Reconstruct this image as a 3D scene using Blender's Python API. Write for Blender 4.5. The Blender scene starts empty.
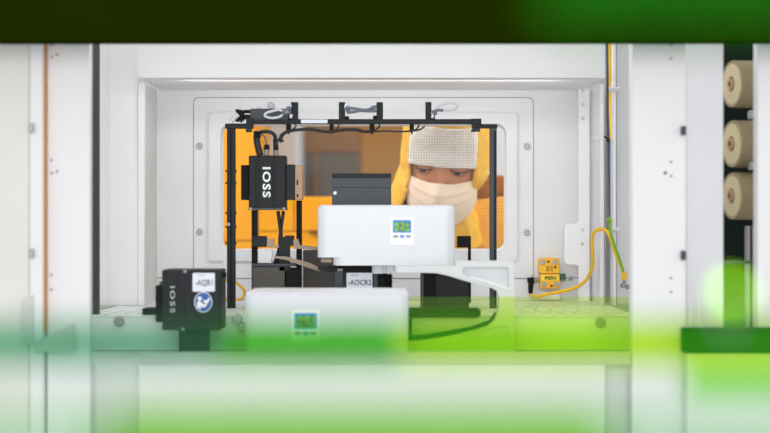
import bpy, bmesh, math, random
from mathutils import Vector, Matrix, noise
random.seed(4)
PI = math.pi
C = bpy.context.scene.collection
SC = bpy.context.scene
H = 1.45            # camera height above the floor
F = 2000.0          # focal length in pixels of the 770 px wide frame

def P(px, py, d):   # image pixel at distance d -> point in the room
    return Vector(((px - 385) * d / F, d, H + (216.5 - py) * d / F))
def X(px, d): return (px - 385) * d / F
def Z(py, d): return H + (216.5 - py) * d / F
def S(d): return d / F

# ---------------------------------------------------------------- materials
def lin(c):
    r = []
    for v in c:
        v /= 255.0
        r.append(v / 12.92 if v <= .04045 else ((v + .055) / 1.055) ** 2.4)
    return (*r, 1.0)

def mat(name, col, rough=.45, metal=0.0, var=.04, scale=40, bump=0.0, spec=.5):
    m = bpy.data.materials.new(name); m.use_nodes = True
    nt = m.node_tree; b = nt.nodes['Principled BSDF']
    b.inputs['Roughness'].default_value = rough
    b.inputs['Metallic'].default_value = metal
    b.inputs['Specular IOR Level'].default_value = spec
    tc = nt.nodes.new('ShaderNodeTexCoord')
    n = nt.nodes.new('ShaderNodeTexNoise'); n.inputs['Scale'].default_value = scale; n.inputs['Detail'].default_value = 3
    nt.links.new(tc.outputs['Object'], n.inputs['Vector'])
    r = nt.nodes.new('ShaderNodeValToRGB')
    c = lin(col)
    r.color_ramp.elements[0].position = .3; r.color_ramp.elements[1].position = .7
    r.color_ramp.elements[0].color = tuple(v * (1 - var) for v in c[:3]) + (1,)
    r.color_ramp.elements[1].color = tuple(min(1, v * (1 + var)) for v in c[:3]) + (1,)
    nt.links.new(n.outputs['Fac'], r.inputs['Fac'])
    nt.links.new(r.outputs['Color'], b.inputs['Base Color'])
    if bump:
        bp = nt.nodes.new('ShaderNodeBump'); bp.inputs['Strength'].default_value = bump; bp.inputs['Distance'].default_value = .002
        nt.links.new(n.outputs['Fac'], bp.inputs['Height']); nt.links.new(bp.outputs['Normal'], b.inputs['Normal'])
    return m

def fabric(name, base, line, s=.0052, w=.2, ax=('X', 'Z')):
    m = bpy.data.materials.new(name); m.use_nodes = True
    nt = m.node_tree; b = nt.nodes['Principled BSDF']; b.inputs['Roughness'].default_value = .75
    tc = nt.nodes.new('ShaderNodeTexCoord'); sp = nt.nodes.new('ShaderNodeSeparateXYZ')
    nt.links.new(tc.outputs['Object'], sp.inputs[0])
    def axis(o):
        a = nt.nodes.new('ShaderNodeMath'); a.operation = 'DIVIDE'; a.inputs[1].default_value = s
        f = nt.nodes.new('ShaderNodeMath'); f.operation = 'FRACT'
        l = nt.nodes.new('ShaderNodeMath'); l.operation = 'LESS_THAN'; l.inputs[1].default_value = w
        nt.links.new(sp.outputs[o], a.inputs[0]); nt.links.new(a.outputs[0], f.inputs[0]); nt.links.new(f.outputs[0], l.inputs[0])
        return l
    p, q = axis(ax[0]), axis(ax[1])
    mx = nt.nodes.new('ShaderNodeMath'); mx.operation = 'MAXIMUM'
    nt.links.new(p.outputs[0], mx.inputs[0]); nt.links.new(q.outputs[0], mx.inputs[1])
    mi = nt.nodes.new('ShaderNodeMix'); mi.data_type = 'RGBA'
    mi.inputs['A'].default_value = lin(base); mi.inputs['B'].default_value = lin(line)
    nt.links.new(mx.outputs[0], mi.inputs['Factor'])
    n = nt.nodes.new('ShaderNodeTexNoise'); n.inputs['Scale'].default_value = 28; n.inputs['Detail'].default_value = 2
    nt.links.new(tc.outputs['Object'], n.inputs['Vector'])
    bp = nt.nodes.new('ShaderNodeBump'); bp.inputs['Strength'].default_value = .5; bp.inputs['Distance'].default_value = .012
    nt.links.new(n.outputs['Fac'], bp.inputs['Height'])
    nt.links.new(mi.outputs['Result'], b.inputs['Base Color']); nt.links.new(bp.outputs['Normal'], b.inputs['Normal'])
    return m

def tinted(name, tint, body, amount, gloss=.003, glossrough=.2):
    """see-through coloured acrylic: tinted transmission + a little coloured scatter + a faint sheen (per surface)"""
    m = bpy.data.materials.new(name); m.use_nodes = True
    nt = m.node_tree; out = nt.nodes['Material Output']; nt.nodes.remove(nt.nodes['Principled BSDF'])
    t = nt.nodes.new('ShaderNodeBsdfTransparent'); t.inputs['Color'].default_value = (*tint, 1)
    d = nt.nodes.new('ShaderNodeBsdfTranslucent'); d.inputs['Color'].default_value = (*body, 1)
    e = nt.nodes.new('ShaderNodeBsdfDiffuse'); e.inputs['Color'].default_value = (*body, 1)
    ad = nt.nodes.new('ShaderNodeMixShader'); ad.inputs[0].default_value = .5
    nt.links.new(d.outputs[0], ad.inputs[1]); nt.links.new(e.outputs[0], ad.inputs[2])
    tc = nt.nodes.new('ShaderNodeTexCoord'); n = nt.nodes.new('ShaderNodeTexNoise'); n.inputs['Scale'].default_value = 9
    nt.links.new(tc.outputs['Object'], n.inputs['Vector'])
    mr = nt.nodes.new('ShaderNodeMapRange'); mr.inputs['To Min'].default_value = amount * .85; mr.inputs['To Max'].default_value = amount * 1.15
    nt.links.new(n.outputs['Fac'], mr.inputs['Value'])
    a = nt.nodes.new('ShaderNodeMixShader'); nt.links.new(mr.outputs[0], a.inputs[0])
    nt.links.new(t.outputs[0], a.inputs[1]); nt.links.new(ad.outputs[0], a.inputs[2])
    g = nt.nodes.new('ShaderNodeBsdfGlossy'); g.inputs['Roughness'].default_value = glossrough
    b = nt.nodes.new('ShaderNodeMixShader'); b.inputs[0].default_value = gloss
    nt.links.new(a.outputs[0], b.inputs[1]); nt.links.new(g.outputs[0], b.inputs[2])
    nt.links.new(b.outputs[0], out.inputs[0])
    return m

def emit(name, col, s):
    m = bpy.data.materials.new(name); m.use_nodes = True
    nt = m.node_tree; b = nt.nodes['Principled BSDF']
    b.inputs['Base Color'].default_value = lin(col); b.inputs['Emission Color'].default_value = lin(col); b.inputs['Emission Strength'].default_value = s
    return m

def lcd_mat(name):
    m = bpy.data.materials.new(name); m.use_nodes = True
    nt = m.node_tree; b = nt.nodes['Principled BSDF']; b.inputs['Roughness'].default_value = .3
    tc = nt.nodes.new('ShaderNodeTexCoord'); n = nt.nodes.new('ShaderNodeTexNoise')
    n.inputs['Scale'].default_value = 170; n.inputs['Detail'].default_value = 2
    nt.links.new(tc.outputs['Object'], n.inputs['Vector'])
    r = nt.nodes.new('ShaderNodeValToRGB'); e = r.color_ramp.elements
    e[0].position = .38; e[0].color = lin((20, 70, 10)); e[1].position = .62; e[1].color = lin((120, 200, 20))
    x = e.new(.5); x.color = lin((60, 140, 15))
    nt.links.new(n.outputs['Fac'], r.inputs['Fac'])
    nt.links.new(r.outputs[0], b.inputs['Emission Color']); b.inputs['Emission Strength'].default_value = .8
    b.inputs['Base Color'].default_value = (.01, .03, .01, 1)
    return m

WHITE = mat('white powder coat', (240, 240, 242), .4, var=.012, scale=14)
WALLW = mat('white sheet metal', (230, 231, 233), .45, var=.015, scale=10)
PALE = mat('pale grey sheet metal', (226, 227, 230), .45, var=.02, scale=12)
GREYW = mat('grey lacquered sheet', (214, 213, 210), .5, var=.02, scale=14)
GAP = mat('grey joint', (150, 149, 148), .7, var=.03, scale=30)
OFFW = mat('off white lacquer', (233, 231, 226), .5, var=.015, scale=8)
HOUSING = mat('white plastic housing', (226, 228, 235), .35, var=.01, scale=30)
BRACKET = mat('cast white bracket', (216, 219, 222), .42, var=.02, scale=40)
BLACK = mat('black anodised aluminium', (33, 36, 40), .5, .0, var=.12, scale=120, spec=.22)
BLK2 = mat('black rubber', (19, 20, 22), .65, var=.1, scale=90, spec=.2)
SLATE = mat('slate grey anodised', (50, 56, 64), .45, .2, var=.06, scale=80)
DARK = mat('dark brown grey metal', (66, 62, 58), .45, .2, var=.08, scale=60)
DGREEN = mat('very dark green board', (16, 28, 20), .7, var=.15, scale=60, spec=.15)
STEEL = mat('bare steel', (160, 160, 165), .42, .6, var=.05, scale=200)
ALU = mat('brushed beige aluminium', (165, 146, 126), .5, .1, var=.06, scale=100)
TAN = mat('tan anodised plate', (168, 135, 108), .45, .2, var=.05, scale=90)
YEL = mat('safety yellow plastic', (250, 188, 8), .4, var=.03, scale=120)
YCAB = mat('yellow cable jacket', (250, 196, 10), .45, var=.03, scale=120)
GCAB = mat('green cable jacket', (120, 180, 30), .45, var=.04, scale=120)
BCAB = mat('black cable jacket', (26, 26, 28), .5, var=.1, scale=150)
BLUEC = mat('blue grey cable', (70, 95, 125), .5, var=.05, scale=150)
GREYC = mat('pale grey cable', (215, 215, 220), .45, var=.03, scale=150)
CLEARC = mat('grey blue plug', (105, 112, 128), .4, var=.1, scale=200)
DGRN = mat('dark green plug', (6, 92, 58), .4, var=.06, scale=200)
PAPER = mat('white label paper', (236, 241, 250), .55, var=.01, scale=60)
INK = mat('dark blue ink', (40, 52, 78), .6, var=.05, scale=200)
LETTER = mat('white print', (240, 243, 245), .5, var=.01, scale=100)
GLET = mat('grey print', (190, 196, 196), .5, var=.02, scale=100)
BLUE = mat('mandatory sign blue', (20, 92, 170), .45, var=.02, scale=100)
BTNB = mat('pale blue key', (120, 170, 235), .45, var=.02, scale=100)
BTNG = mat('grey key', (165, 170, 178), .45, var=.02, scale=100)
BEZ = mat('display bezel white', (246, 247, 250), .3, var=.01, scale=60)
LCDB = emit('lcd blue edge', (40, 120, 190), .55)
LCD = lcd_mat('lcd picture')
ORANGE = mat('orange strip', (205, 140, 70), .5, var=.06, scale=40)
AMBER = mat('amber lacquered cabinet', (238, 167, 12), .6, var=.025, scale=9, spec=.1)
AMBW = mat('ochre wall paint', (196, 134, 44), .6, var=.03, scale=3)
GRBR = mat('grey brown machine paint', (108, 98, 86), .5, var=.05, scale=5)
TANB = mat('tan brown panel paint', (158, 112, 66), .5, var=.05, scale=6)
WPIL = mat('white column paint', (222, 230, 244), .5, var=.02, scale=5)
BEIGE = mat('beige roller rubber', (140, 127, 97), .6, var=.05, scale=60, bump=.2)
BEIGE2 = mat('cream roller end', (190, 176, 142), .55, var=.06, scale=80)
BEAM = mat('dark green lacquer', (29, 42, 0), .8, var=.06, scale=7, spec=.0)
FLOORM = mat('light grey vinyl floor', (198, 200, 202), .4, var=.03, scale=4)
LIME = tinted('lime acrylic', (.945, .99, .72), (.25, .74, .0), .055, gloss=.003)
RAILG = tinted('sea green acrylic', (.50, .74, .60), (.10, .42, .22), .10)
RAILM = tinted('leaf green acrylic', (.34, .74, .24), (.06, .5, .02), .14)
RAILR = tinted('bright lime acrylic', (.86, .97, .27), (.03, .62, .0), .18)
RAILT = tinted('deep green acrylic', (.80, .95, .70), (.0, .46, .0), .15, gloss=.001)
RAILD = tinted('grass green acrylic', (.62, .93, .42), (.05, .5, .0), .06)
RAILP = tinted('pale green acrylic', (.74, .9, .74), (.3, .6, .3), .08)
RAILL = tinted('yellow green acrylic', (.44, .77, .06), (.2, .6, .0), .12)
PANE = tinted('clear window pane', (.97, .97, .965), (.5, .5, .5), .001, gloss=.006)
LED = emit('green indicator lens', (165, 255, 0), 3.3)
SKIN = mat('skin', (206, 138, 98), .5, var=.05, scale=60)
EYEW = mat('eye white', (176, 160, 152), .35, var=.02, scale=100)
IRIS = mat('dark brown iris', (42, 26, 20), .2, var=.1, scale=300)
BROW = mat('dark brown hair', (48, 34, 28), .7, var=.15, scale=400)
MASKM = mat('white face mask fabric', (236, 216, 196), .8, var=.02, scale=200, bump=.15)
FABH = fabric('yellow gridded hood fabric', (250, 200, 66), (206, 146, 36), s=.0047)
FABV = fabric('white gridded brow fabric', (246, 242, 238), (172, 168, 168), s=.0047)
FABC = fabric('yellow gridded coverall fabric', (246, 186, 70), (212, 146, 46), s=.006)
BOOT = mat('white boot', (225, 222, 214), .6, var=.03, scale=30)

# ---------------------------------------------------------------- mesh helpers
def cube(bm, lo, hi):
    vs = [bm.verts.new((x, y, z)) for x in (lo[0], hi[0]) for y in (lo[1], hi[1]) for z in (lo[2], hi[2])]
    for q in ((0, 1, 3, 2), (4, 6, 7, 5), (0, 4, 5, 1), (2, 3, 7, 6), (0, 2, 6, 4), (1, 5, 7, 3)):
        bm.faces.new([vs[i] for i in q])
def pbox(bm, x0, y0, x1, y1, d, dep):       # front face fills the pixel rectangle at distance d
    cube(bm, (X(x0, d), d, Z(y1, d)), (X(x1, d), d + dep, Z(y0, d)))
def BX(*boxes):
    bm = bmesh.new()
    for b in boxes: pbox(bm, *b)
    return bm
def rrect(x0, z0, x1, z1, r, n=6):
    r = min(r, (x1 - x0) / 2 - 1e-5, (z1 - z0) / 2 - 1e-5)
    pts = []
    for cx, cz, a0 in ((x1 - r, z0 + r, -PI / 2), (x1 - r, z1 - r, 0), (x0 + r, z1 - r, PI / 2), (x0 + r, z0 + r, PI)):
        for k in range(n + 1):
            a = a0 + PI / 2 * k / n
            pts.append((cx + r * math.cos(a), cz + r * math.sin(a)))
    return pts
def prism(bm, outer, y0, y1, holes=()):
    """2D outline in x,z (with holes) extruded from y0 (front) to y1"""
    edges = []
    for loop in (outer, *holes):
        vs = [bm.verts.new((x, y0, z)) for x, z in loop]
        edges += [bm.edges.new((vs[i], vs[(i + 1) % len(vs)])) for i in range(len(vs))]
    if holes:
        fs = [g for g in bmesh.ops.triangle_fill(bm, use_beauty=True, use_dissolve=False, edges=edges)['geom'] if isinstance(g, bmesh.types.BMFace)]
    else:
        fs = [bm.faces.new([e.verts[0] for e in edges])] if False else [bm.faces.new(vs)]
    ex = bmesh.ops.extrude_face_region(bm, geom=fs)
    bmesh.ops.translate(bm, verts=[v for v in ex['geom'] if isinstance(v, bmesh.types.BMVert)], vec=(0, y1 - y0, 0))
    bmesh.ops.recalc_face_normals(bm, faces=bm.faces[:])
def prr(bm, x0, y0, x1, y1, r, d, dep, holes=()):   # pixel rounded rectangle
    s = S(d)
    prism(bm, rrect(X(x0, d), Z(y1, d), X(x1, d), Z(y0, d), r * s), d, d + dep,
          [rrect(X(a, d), Z(e, d), X(c, d), Z(b, d), q * s) for a, b, c, e, q in holes])
def ppoly(bm, pts, d, dep, holes=()):
    prism(bm, [(X(a, d), Z(b, d)) for a, b in pts], d, d + dep, [[(X(a, d), Z(b, d)) for a, b in h] for h in holes])
def RR(*a, **k):
    bm = bmesh.new(); prr(bm, *a, **k); return bm
def basis(ax):
    ax = Vector(ax).normalized()
    u = ax.cross(Vector((0, 0, 1)) if abs(ax.z) < .9 else Vector((1, 0, 0))).normalized()
    return ax, u, ax.cross(u)
def lathe(bm, o, ax, prof, n=20):       # prof: (radius, offset along axis)
    ax, u, v = basis(ax); o = Vector(o); prev = None
    for r, h in prof:
        if r < 1e-7: ring = [bm.verts.new(o + ax * h)]
        else: ring = [bm.verts.new(o + ax * h + (u * math.cos(2 * PI * k / n) + v * math.sin(2 * PI * k / n)) * r) for k in range(n)]
        if prev:
            for k in range(n):
                a, b = prev[k % len(prev)], prev[(k + 1) % len(prev)]
                c, e = ring[(k + 1) % len(ring)], ring[k % len(ring)]
                f = [a]
                for w in (b, c, e):
                    if w not in f: f.append(w)
                if len(f) > 2: bm.faces.new(f)
        prev = ring
    bmesh.ops.recalc_face_normals(bm, faces=bm.faces[:])
def cyl(bm, a, b, r, n=16):
    a, b = Vector(a), Vector(b); L = (b - a).length
    lathe(bm, a, b - a, [(0, 0), (r, 0), (r, L), (0, L)], n)
def smooth(pts, k=6):
    pts = [Vector(p) for p in pts]; out = []
    q = [pts[0] * 2 - pts[1]] + pts + [pts[-1] * 2 - pts[-2]]
    for i in range(1, len(q) - 2):
        for j in range(k):
            t = j / k; a, b, c, e = q[i - 1:i + 3]
            out.append(.5 * (2 * b + (c - a) * t + (2 * a - 5 * b + 4 * c - e) * t * t + (3 * b - a - 3 * c + e) * t ** 3))
    return out + [pts[-1]]
def tube(bm, pts, r, n=8, sm=True):
    pts = smooth(pts) if sm else [Vector(p) for p in pts]
    t0 = (pts[1] - pts[0]).normalized(); _, u, _ = basis(t0); prev = None; rings = []
    for i, p in enumerate(pts):
        t = (pts[min(i + 1, len(pts) - 1)] - pts[max(i - 1, 0)]).normalized()
        u = (u - t * u.dot(t)).normalized(); v = t.cross(u)
        rr = r(i / (len(pts) - 1)) if callable(r) else r
        rings.append([bm.verts.new(p + (u * math.cos(2 * PI * k / n) + v * math.sin(2 * PI * k / n)) * rr) for k in range(n)])
    for a, b in zip(rings, rings[1:]):
        for k in range(n): bm.faces.new((a[k], a[(k + 1) % n], b[(k + 1) % n], b[k]))
    bm.faces.new(rings[0][::-1]); bm.faces.new(rings[-1])
def TUBE(pts, r, n=8, sm=True):
    bm = bmesh.new(); tube(bm, pts, r, n, sm); return bm
def PT(pts, d): return [P(p[0], p[1], p[2] if len(p) > 2 else d) for p in pts]
BOLT = [(0, .25), (.42, .25), (.45, .95), (.82, .95), (1, .7), (1, 0)]
def bolt(bm, p, r, ax=(0, -1, 0), h=None):
    h = h or r * .8
    lathe(bm, p, ax, [(a * r, b * h) for a, b in BOLT], 14)

# ---------------------------------------------------------------- object helpers
def obj(name, bm, m, parent=None, org=None, bev=0, shade=False):
    if org is not None: bmesh.ops.translate(bm, verts=bm.verts[:], vec=-Vector(org))
    me = bpy.data.meshes.new(name); bm.to_mesh(me); bm.free()
    if shade: me.polygons.foreach_set('use_smooth', [True] * len(me.polygons))
    me.materials.append(m)
    o = bpy.data.objects.new(name, me); C.objects.link(o)
    if parent: o.parent = parent
    if bev:
        b = o.modifiers.new('edge', 'BEVEL'); b.width = bev; b.segments = 2; b.limit_method = 'ANGLE'; b.angle_limit = .6
    return o
class Thing:
    def __init__(s, name, label, cat, org, group=None):
        s.o = bpy.data.objects.new(name, None); C.objects.link(s.o); s.org = Vector(org); s.o.location = s.org
        s.o.empty_display_size = .02
        s.o['label'] = label; s.o['category'] = cat
        if group: s.o['group'] = group
    def part(s, name, bm, m, bev=0, shade=False, parent=None, label=None):
        o = obj(name, bm, m, parent or s.o, s.org, bev, shade)
        if label: o['label'] = label
        return o
    def parts(s, name, bms, m, bev=0, parent=None, shade=False):
        return [s.part(name, b, m, bev, shade, parent) for b in bms]
def LA(*a):
    bm = bmesh.new(); lathe(bm, *a); return bm
def CY(*a):
    bm = bmesh.new(); cyl(bm, *a); return bm
def EB(*boxes): return [BX(b) for b in boxes]
def single(name, label, cat, bm, m, bev=0, shade=False, group=None, org=None):
    bmesh.ops.recalc_face_normals(bm, faces=bm.faces[:])
    if org is None:
        xs = [v.co for v in bm.verts]
        org = Vector((sum(v.x for v in xs) / len(xs), sum(v.y for v in xs) / len(xs), min(v.z for v in xs)))
    o = obj(name, bm, m, None, org, bev, shade); o.location = org
    o['label'] = label; o['category'] = cat
    if group: o['group'] = group
    return o
def struct(name, bm, m, bev=0, parent=None):
    o = obj(name, bm, m, parent, None, bev)
    if not parent: o['kind'] = 'structure'
    return o
def text_bm(s, c, h, m4=None, depth=.0003, bold=0.0, sx=1.0, rot=0, space=1.0):
    """letters of height h centred on c, facing the viewer (-Y); rot = clockwise turn in the picture"""
    cu = bpy.data.curves.new('t', 'FONT'); cu.body = s; cu.align_x = 'CENTER'; cu.align_y = 'CENTER'
    cu.size = h / .7; cu.extrude = depth; cu.offset = bold * h; cu.space_character = space; cu.resolution_u = 3
    o = bpy.data.objects.new('t', cu); C.objects.link(o)
    dg = bpy.context.evaluated_depsgraph_get(); me = bpy.data.meshes.new_from_object(o.evaluated_get(dg))
    bm = bmesh.new(); bm.from_mesh(me)
    bpy.data.objects.remove(o); bpy.data.curves.remove(cu); bpy.data.meshes.remove(me)
    xs = [v.co.x for v in bm.verts]; ys = [v.co.y for v in bm.verts]
    cx, cy = (min(xs) + max(xs)) / 2, (min(ys) + max(ys)) / 2
    M = Matrix.Translation(Vector(c)) @ Matrix.Rotation(rot, 4, 'Y') @ Matrix.Rotation(PI / 2, 4, 'X') @ Matrix.Diagonal((sx, 1, 1, 1)) @ Matrix.Translation((-cx, -cy, 0))
    bmesh.ops.transform(bm, matrix=M, verts=bm.verts[:])
    return bm

# ================================================================ SETTING
ZD = -.1425 + H                       # top of the machine deck
ZC = H - .193                         # top of the lower cabinet
def yd(d): return 216.5 + .1425 * F / d
bm = bmesh.new(); cube(bm, (-2.5, -.5, -.05), (2.5, 7.6, 0)); struct('floor', bm, FLOORM)

BW = 3.40
def wall_back():
    bm = bmesh.new()
    outer = [(X(-250, BW), ZC), (X(1000, BW), ZC), (X(1000, BW), H + .5), (X(-250, BW), H + .5)]
    hole = rrect(X(221, BW), Z(250, BW), X(506, BW), Z(124.5, BW), 9 * S(BW))
    prism(bm, outer, BW, BW + .02, [hole])
    return bm
wb = struct('wall_back', wall_back(), WALLW)
bm = bmesh.new()
prism(bm, rrect(X(193.2, BW), Z(279, BW), X(533.8, BW), Z(97.2, BW), 5.5 * S(BW)), BW - .0005, BW,
      [rrect(X(194.2, BW), Z(277.8, BW), X(532.8, BW), Z(98.2, BW), 5 * S(BW))])
obj('plate_gap', bm, GAP, wb)
# raised window plate bolted to the back wall, with its stepped inner field
bm = bmesh.new()
s = S(BW)
prism(bm, rrect(X(194, BW), Z(278, BW), X(533, BW), Z(98, BW), 5 * s), BW - .002, BW + .0,
      [rrect(X(206, BW), Z(263.5, BW), X(520, BW), Z(112, BW), 6 * s)])
obj('window_plate', bm, WALLW, wb, bev=.0008)
bm = bmesh.new()
prism(bm, rrect(X(209, BW), Z(261, BW), X(517, BW), Z(114, BW), 5 * s), BW - .007, BW,
      [rrect(X(221, BW), Z(250, BW), X(506, BW), Z(124.5, BW), 9 * s)])
obj('window_surround', bm, WALLW, wb, bev=.003)
for px, py in ((271, 105.5), (199.5, 146), (527, 146.5), (527, 232.5), (199.5, 232)):
    bm = bmesh.new(); bolt(bm, P(px, py, BW - .002), 3.2 * s); obj('bolt', bm, STEEL, wb, shade=False)
bm = BX((140, 277.2, 600, 278.2, BW - .0006, .001)); obj('seam', bm, GAP, wb)
# the window itself
bm = bmesh.new()
prism(bm, rrect(X(220, BW), Z(251, BW), X(507, BW), Z(123.5, BW), 9 * s), BW + .02, BW + .032,
      [rrect(X(222, BW), Z(249, BW), X(505, BW), Z(125.5, BW), 8 * s)])
w1 = struct('window_1', bm, WALLW)
bm = bmesh.new(); prism(bm, rrect(X(221, BW), Z(250, BW), X(506, BW), Z(124.5, BW), 8 * s), BW + .022, BW + .026)
struct('pane', bm, PANE, parent=w1)
# chamber shell
zt = Z(78, 3.1)
bm = bmesh.new(); cube(bm, (X(138.5, 3.1), 3.112, zt), (X(604.5, 3.1), BW, zt + .012)); struct('ceiling', bm, WALLW)
bm = bmesh.new(); cube(bm, (X(157, BW) - .012, 3.215, ZD), (X(157, BW), BW, zt)); struct('wall_left', bm, GREYW)
bm = bmesh.new(); cube(bm, (X(590, BW), 3.24, ZD), (X(590, BW) + .006, BW, zt)); struct('wall_right', bm, PALE)

# deck, spacer and cabinet
DF = 2.87
t = Thing('machine_deck', 'white slatted sheet metal deck running across the bottom of the chamber', 'deck', (0, 3.1, ZC))
bm = bmesh.new()
x0, x1 = X(88, DF), X(636, DF)
slots = []
def slot(xa, ya, xb, yb, w):
    return [(xa, ya), (xa + w, ya), (xb + w, yb), (xb, yb)]
def flat(bm, pts, holes, z0, z1):       # horizontal plate with holes: build in x,z and lay it down
    prism(bm, pts, 0, z1 - z0, holes)
    for v in bm.verts: v.co = Vector((v.co.x, v.co.z, z1 - v.co.y))
    bmesh.ops.recalc_face_normals(bm, faces=bm.faces[:])
for k in range(7):
    xa = X(520 + k * 14.5, 3.0)
    slots.append(slot(xa + .018, 2.93, xa, 3.02, .010))
    if k != 3: slots.append(slot(xa + .012, 3.06, xa - .008, 3.17, .010))
for k in range(4):
    xa = X(94 + k * 14, 3.0)
    slots.append(slot(xa, 2.92, xa + .014, 3.04, .010))
flat(bm, [(x0, DF), (x1, DF), (x1, BW - .0015), (x0, BW - .0015)], [], ZD - .003, ZD)
tp_ = t.part('top_plate', bm, PALE)
for sl in slots:
    bm = bmesh.new(); flat(bm, sl, [], ZD, ZD + .0015); t.part('raised_slat', bm, WHITE, parent=tp_)
bm = bmesh.new(); cube(bm, (x0, DF, ZD), (x1, DF + .012, ZD + .0012)); t.part('front_lip', bm, WHITE, parent=tp_)
bm = bmesh.new(); cube(bm, (x0, DF + .0, ZC + .0005), (x1, DF + .004, ZD - .003)); t.part('front_plate', bm, WHITE, .001)
bm = bmesh.new(); cube(bm, (x0 + .004, DF + .006, ZC + .0005), (x1 - .004, BW - .0015, ZC + .003)); t.part('bottom_plate', bm, PALE)
for px, py in ((119, 321.5), (237.5, 319), (600.5, 322.5), (243, 307.8)):
    bm = bmesh.new(); bolt(bm, P(px, py if py > 317 else 327, DF), .0075, h=.006); t.part('bolt', bm, STEEL)
t = Thing('lower_cabinet', 'broad white base cabinet front below the deck, behind the green acrylic', 'cabinet', (0, 3, 0))
bm = bmesh.new(); cube(bm, (X(76, 2.75), 2.64, 0), (X(640, 2.75), BW + .02, ZC - .004)); t.part('carcass', bm, PALE)
bm = bmesh.new(); cube(bm, (X(138, 2.6), 2.6, .06), (X(605.5, 2.6), 2.638, ZC)); t.part('front_panel', bm, WHITE, .002)
bm = bmesh.new(); cube(bm, (X(76, 2.75), 2.64, ZC - .004), (X(640, 2.75), BW, ZC)); t.part('top', bm, PALE)
bm = bmesh.new(); cube(bm, (X(138.5, 2.6), 2.602, ZC), (X(631, 2.6), 2.612, Z(352.5, 2.6))); t.part('front_lip', bm, GREYW, .001)

# header, posts, jambs
t = Thing('header_panel', 'wide white header panel across the top of the chamber under the dark green beam', 'panel', (0, 3.1, Z(78, 3.1)))
bm = BX((138, -40, 605, 78, 3.1, .012)); t.part('fascia', bm, WHITE, .0015)
bm = BX((146, 79, 606, 81.5, 3.106, .006)); 
bm.free()
t = Thing('upright_post', 'pale ribbed upright post between the dark slit and the chamber mouth', 'post', (X(118, 3.2), 3.2, ZD))
bm = bmesh.new(); cube(bm, (X(98, 3.2), 3.2, ZD), (X(138, 3.2), 3.26, H + .38)); t.part('profile', bm, WHITE, .0015)
bm = bmesh.new()
for a in (106, 109.5): cube(bm, (X(a, 3.2), 3.198, ZD), (X(a + 1.4, 3.2), 3.2, H + .38))
t.part('rib', bm, WHITE)
bm = bmesh.new(); cube(bm, (X(138.3, 3.2), 3.196, ZD), (X(144.5, 3.2), 3.215, zt - .001)); t.part('jamb', bm, WHITE, .001)
bm = bmesh.new(); cube(bm, (X(147, 3.3), 3.228, Z(85, 3.23)), (X(150, 3.3), 3.26, zt - .001)); 
bm.free()
# right-hand chamber side: strip with holes, bracket plate, column
t = Thing('perforated_strip', 'narrow white upright strip with three round holes and a side flap, behind the yellow cable', 'strip', (X(584, 3.36), 3.36, ZD))
d = 3.36
bm = bmesh.new()
zb = ZD
def circ(px, py, r, d, n=12): return [(X(px, d) + r * S(d) * math.cos(2 * PI * k / n), Z(py, d) + r * S(d) * math.sin(2 * PI * k / n)) for k in range(n)]
pts = [(578.5, 302), (578.5, 266), (574, 264.5), (567, 264.5), (564.3, 261), (564.3, 226), (567, 223.5), (575.5, 223.5), (578.5, 220), (578.5, 88), (589.5, 88), (589.5, 302)]
pts = [(X(a, d), max(zb, Z(b, d))) for a, b in pts]
hol = [circ(583, y, 1.9, d) for y in (90.5, 104.5, 118.5)] + [circ(582.5, y, 1.7, d) for y in (230, 244)]
prism(bm, pts, d, d + .003, hol)
t.part('plate', bm, WHITE, .0006)
t.parts('hole_plug', [LA(P(583, y, d + .002), (0, -1, 0), [(0, 0), (1.7 * S(d), 0), (1.7 * S(d), .0005)], 12) for y in (90.5, 104.5, 118.5, 230, 244)], GREYW)

t = Thing('column_profile', 'grey white channel column carrying the wiring, next to the wide bolted panel', 'column', (X(625, 3.28), 3.28, ZD))
bm = bmesh.new(); cube(bm, (X(616.5, 3.26), 3.26, ZD), (X(645, 3.26), 3.30, H + .38)); t.part('web', bm, PALE, .001)
bm = bmesh.new(); cube(bm, (X(613.5, 3.2), 3.2, ZD), (X(616, 3.2), 3.30, H + .38)); t.part('flange', bm, WHITE, .0008)
bm = bmesh.new(); cube(bm, (X(600, 3.34), 3.34, ZD), (X(618, 3.34), 3.344, H + .38)); t.part('back_strip', bm, PALE)
bm = bmesh.new(); cube(bm, (X(606.5, 3.3), 3.3, ZD), (X(611, 3.3), 3.304, H + .38)); t.part('cover_strip', bm, TAN)
t.parts('clamp', [CY(P(609, y, 3.19), P(620, y, 3.19), .0037) for y in (89.5, 230)], GREYC)
# standoff with cable tie, wires
t = Thing('wire_standoff', 'thin steel standoff rod with a black cable tie at the chamber side', 'standoff', P(597, 138.5, 3.24))
bm = bmesh.new(); cyl(bm, P(591.5, 138.3, 3.24), P(606, 138.3, 3.24), .0018); t.part('rod', bm, GREYC)
t.part('cable_tie', TUBE(PT([(604, 136.5), (606.5, 138), (607.8, 140.5), (609, 142)], 3.235), .0016), BLK2)
single('dark_wire', 'dark blue grey wire running down the channel behind the steel standoff', 'wire', TUBE(PT([(606.5, 20), (607.5, 70), (608, 110), (609, 140), (610, 180), (610.5, 222)], 3.25), .0024), BLUEC, shade=True)
single('yellow_wire', 'straight yellow wire hanging in the channel beside the dark blue wire', 'wire', TUBE(PT([(609.5, 20), (610.2, 70), (610.4, 110), (611.2, 140)], 3.235), .0024), YCAB, shade=True)

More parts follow.
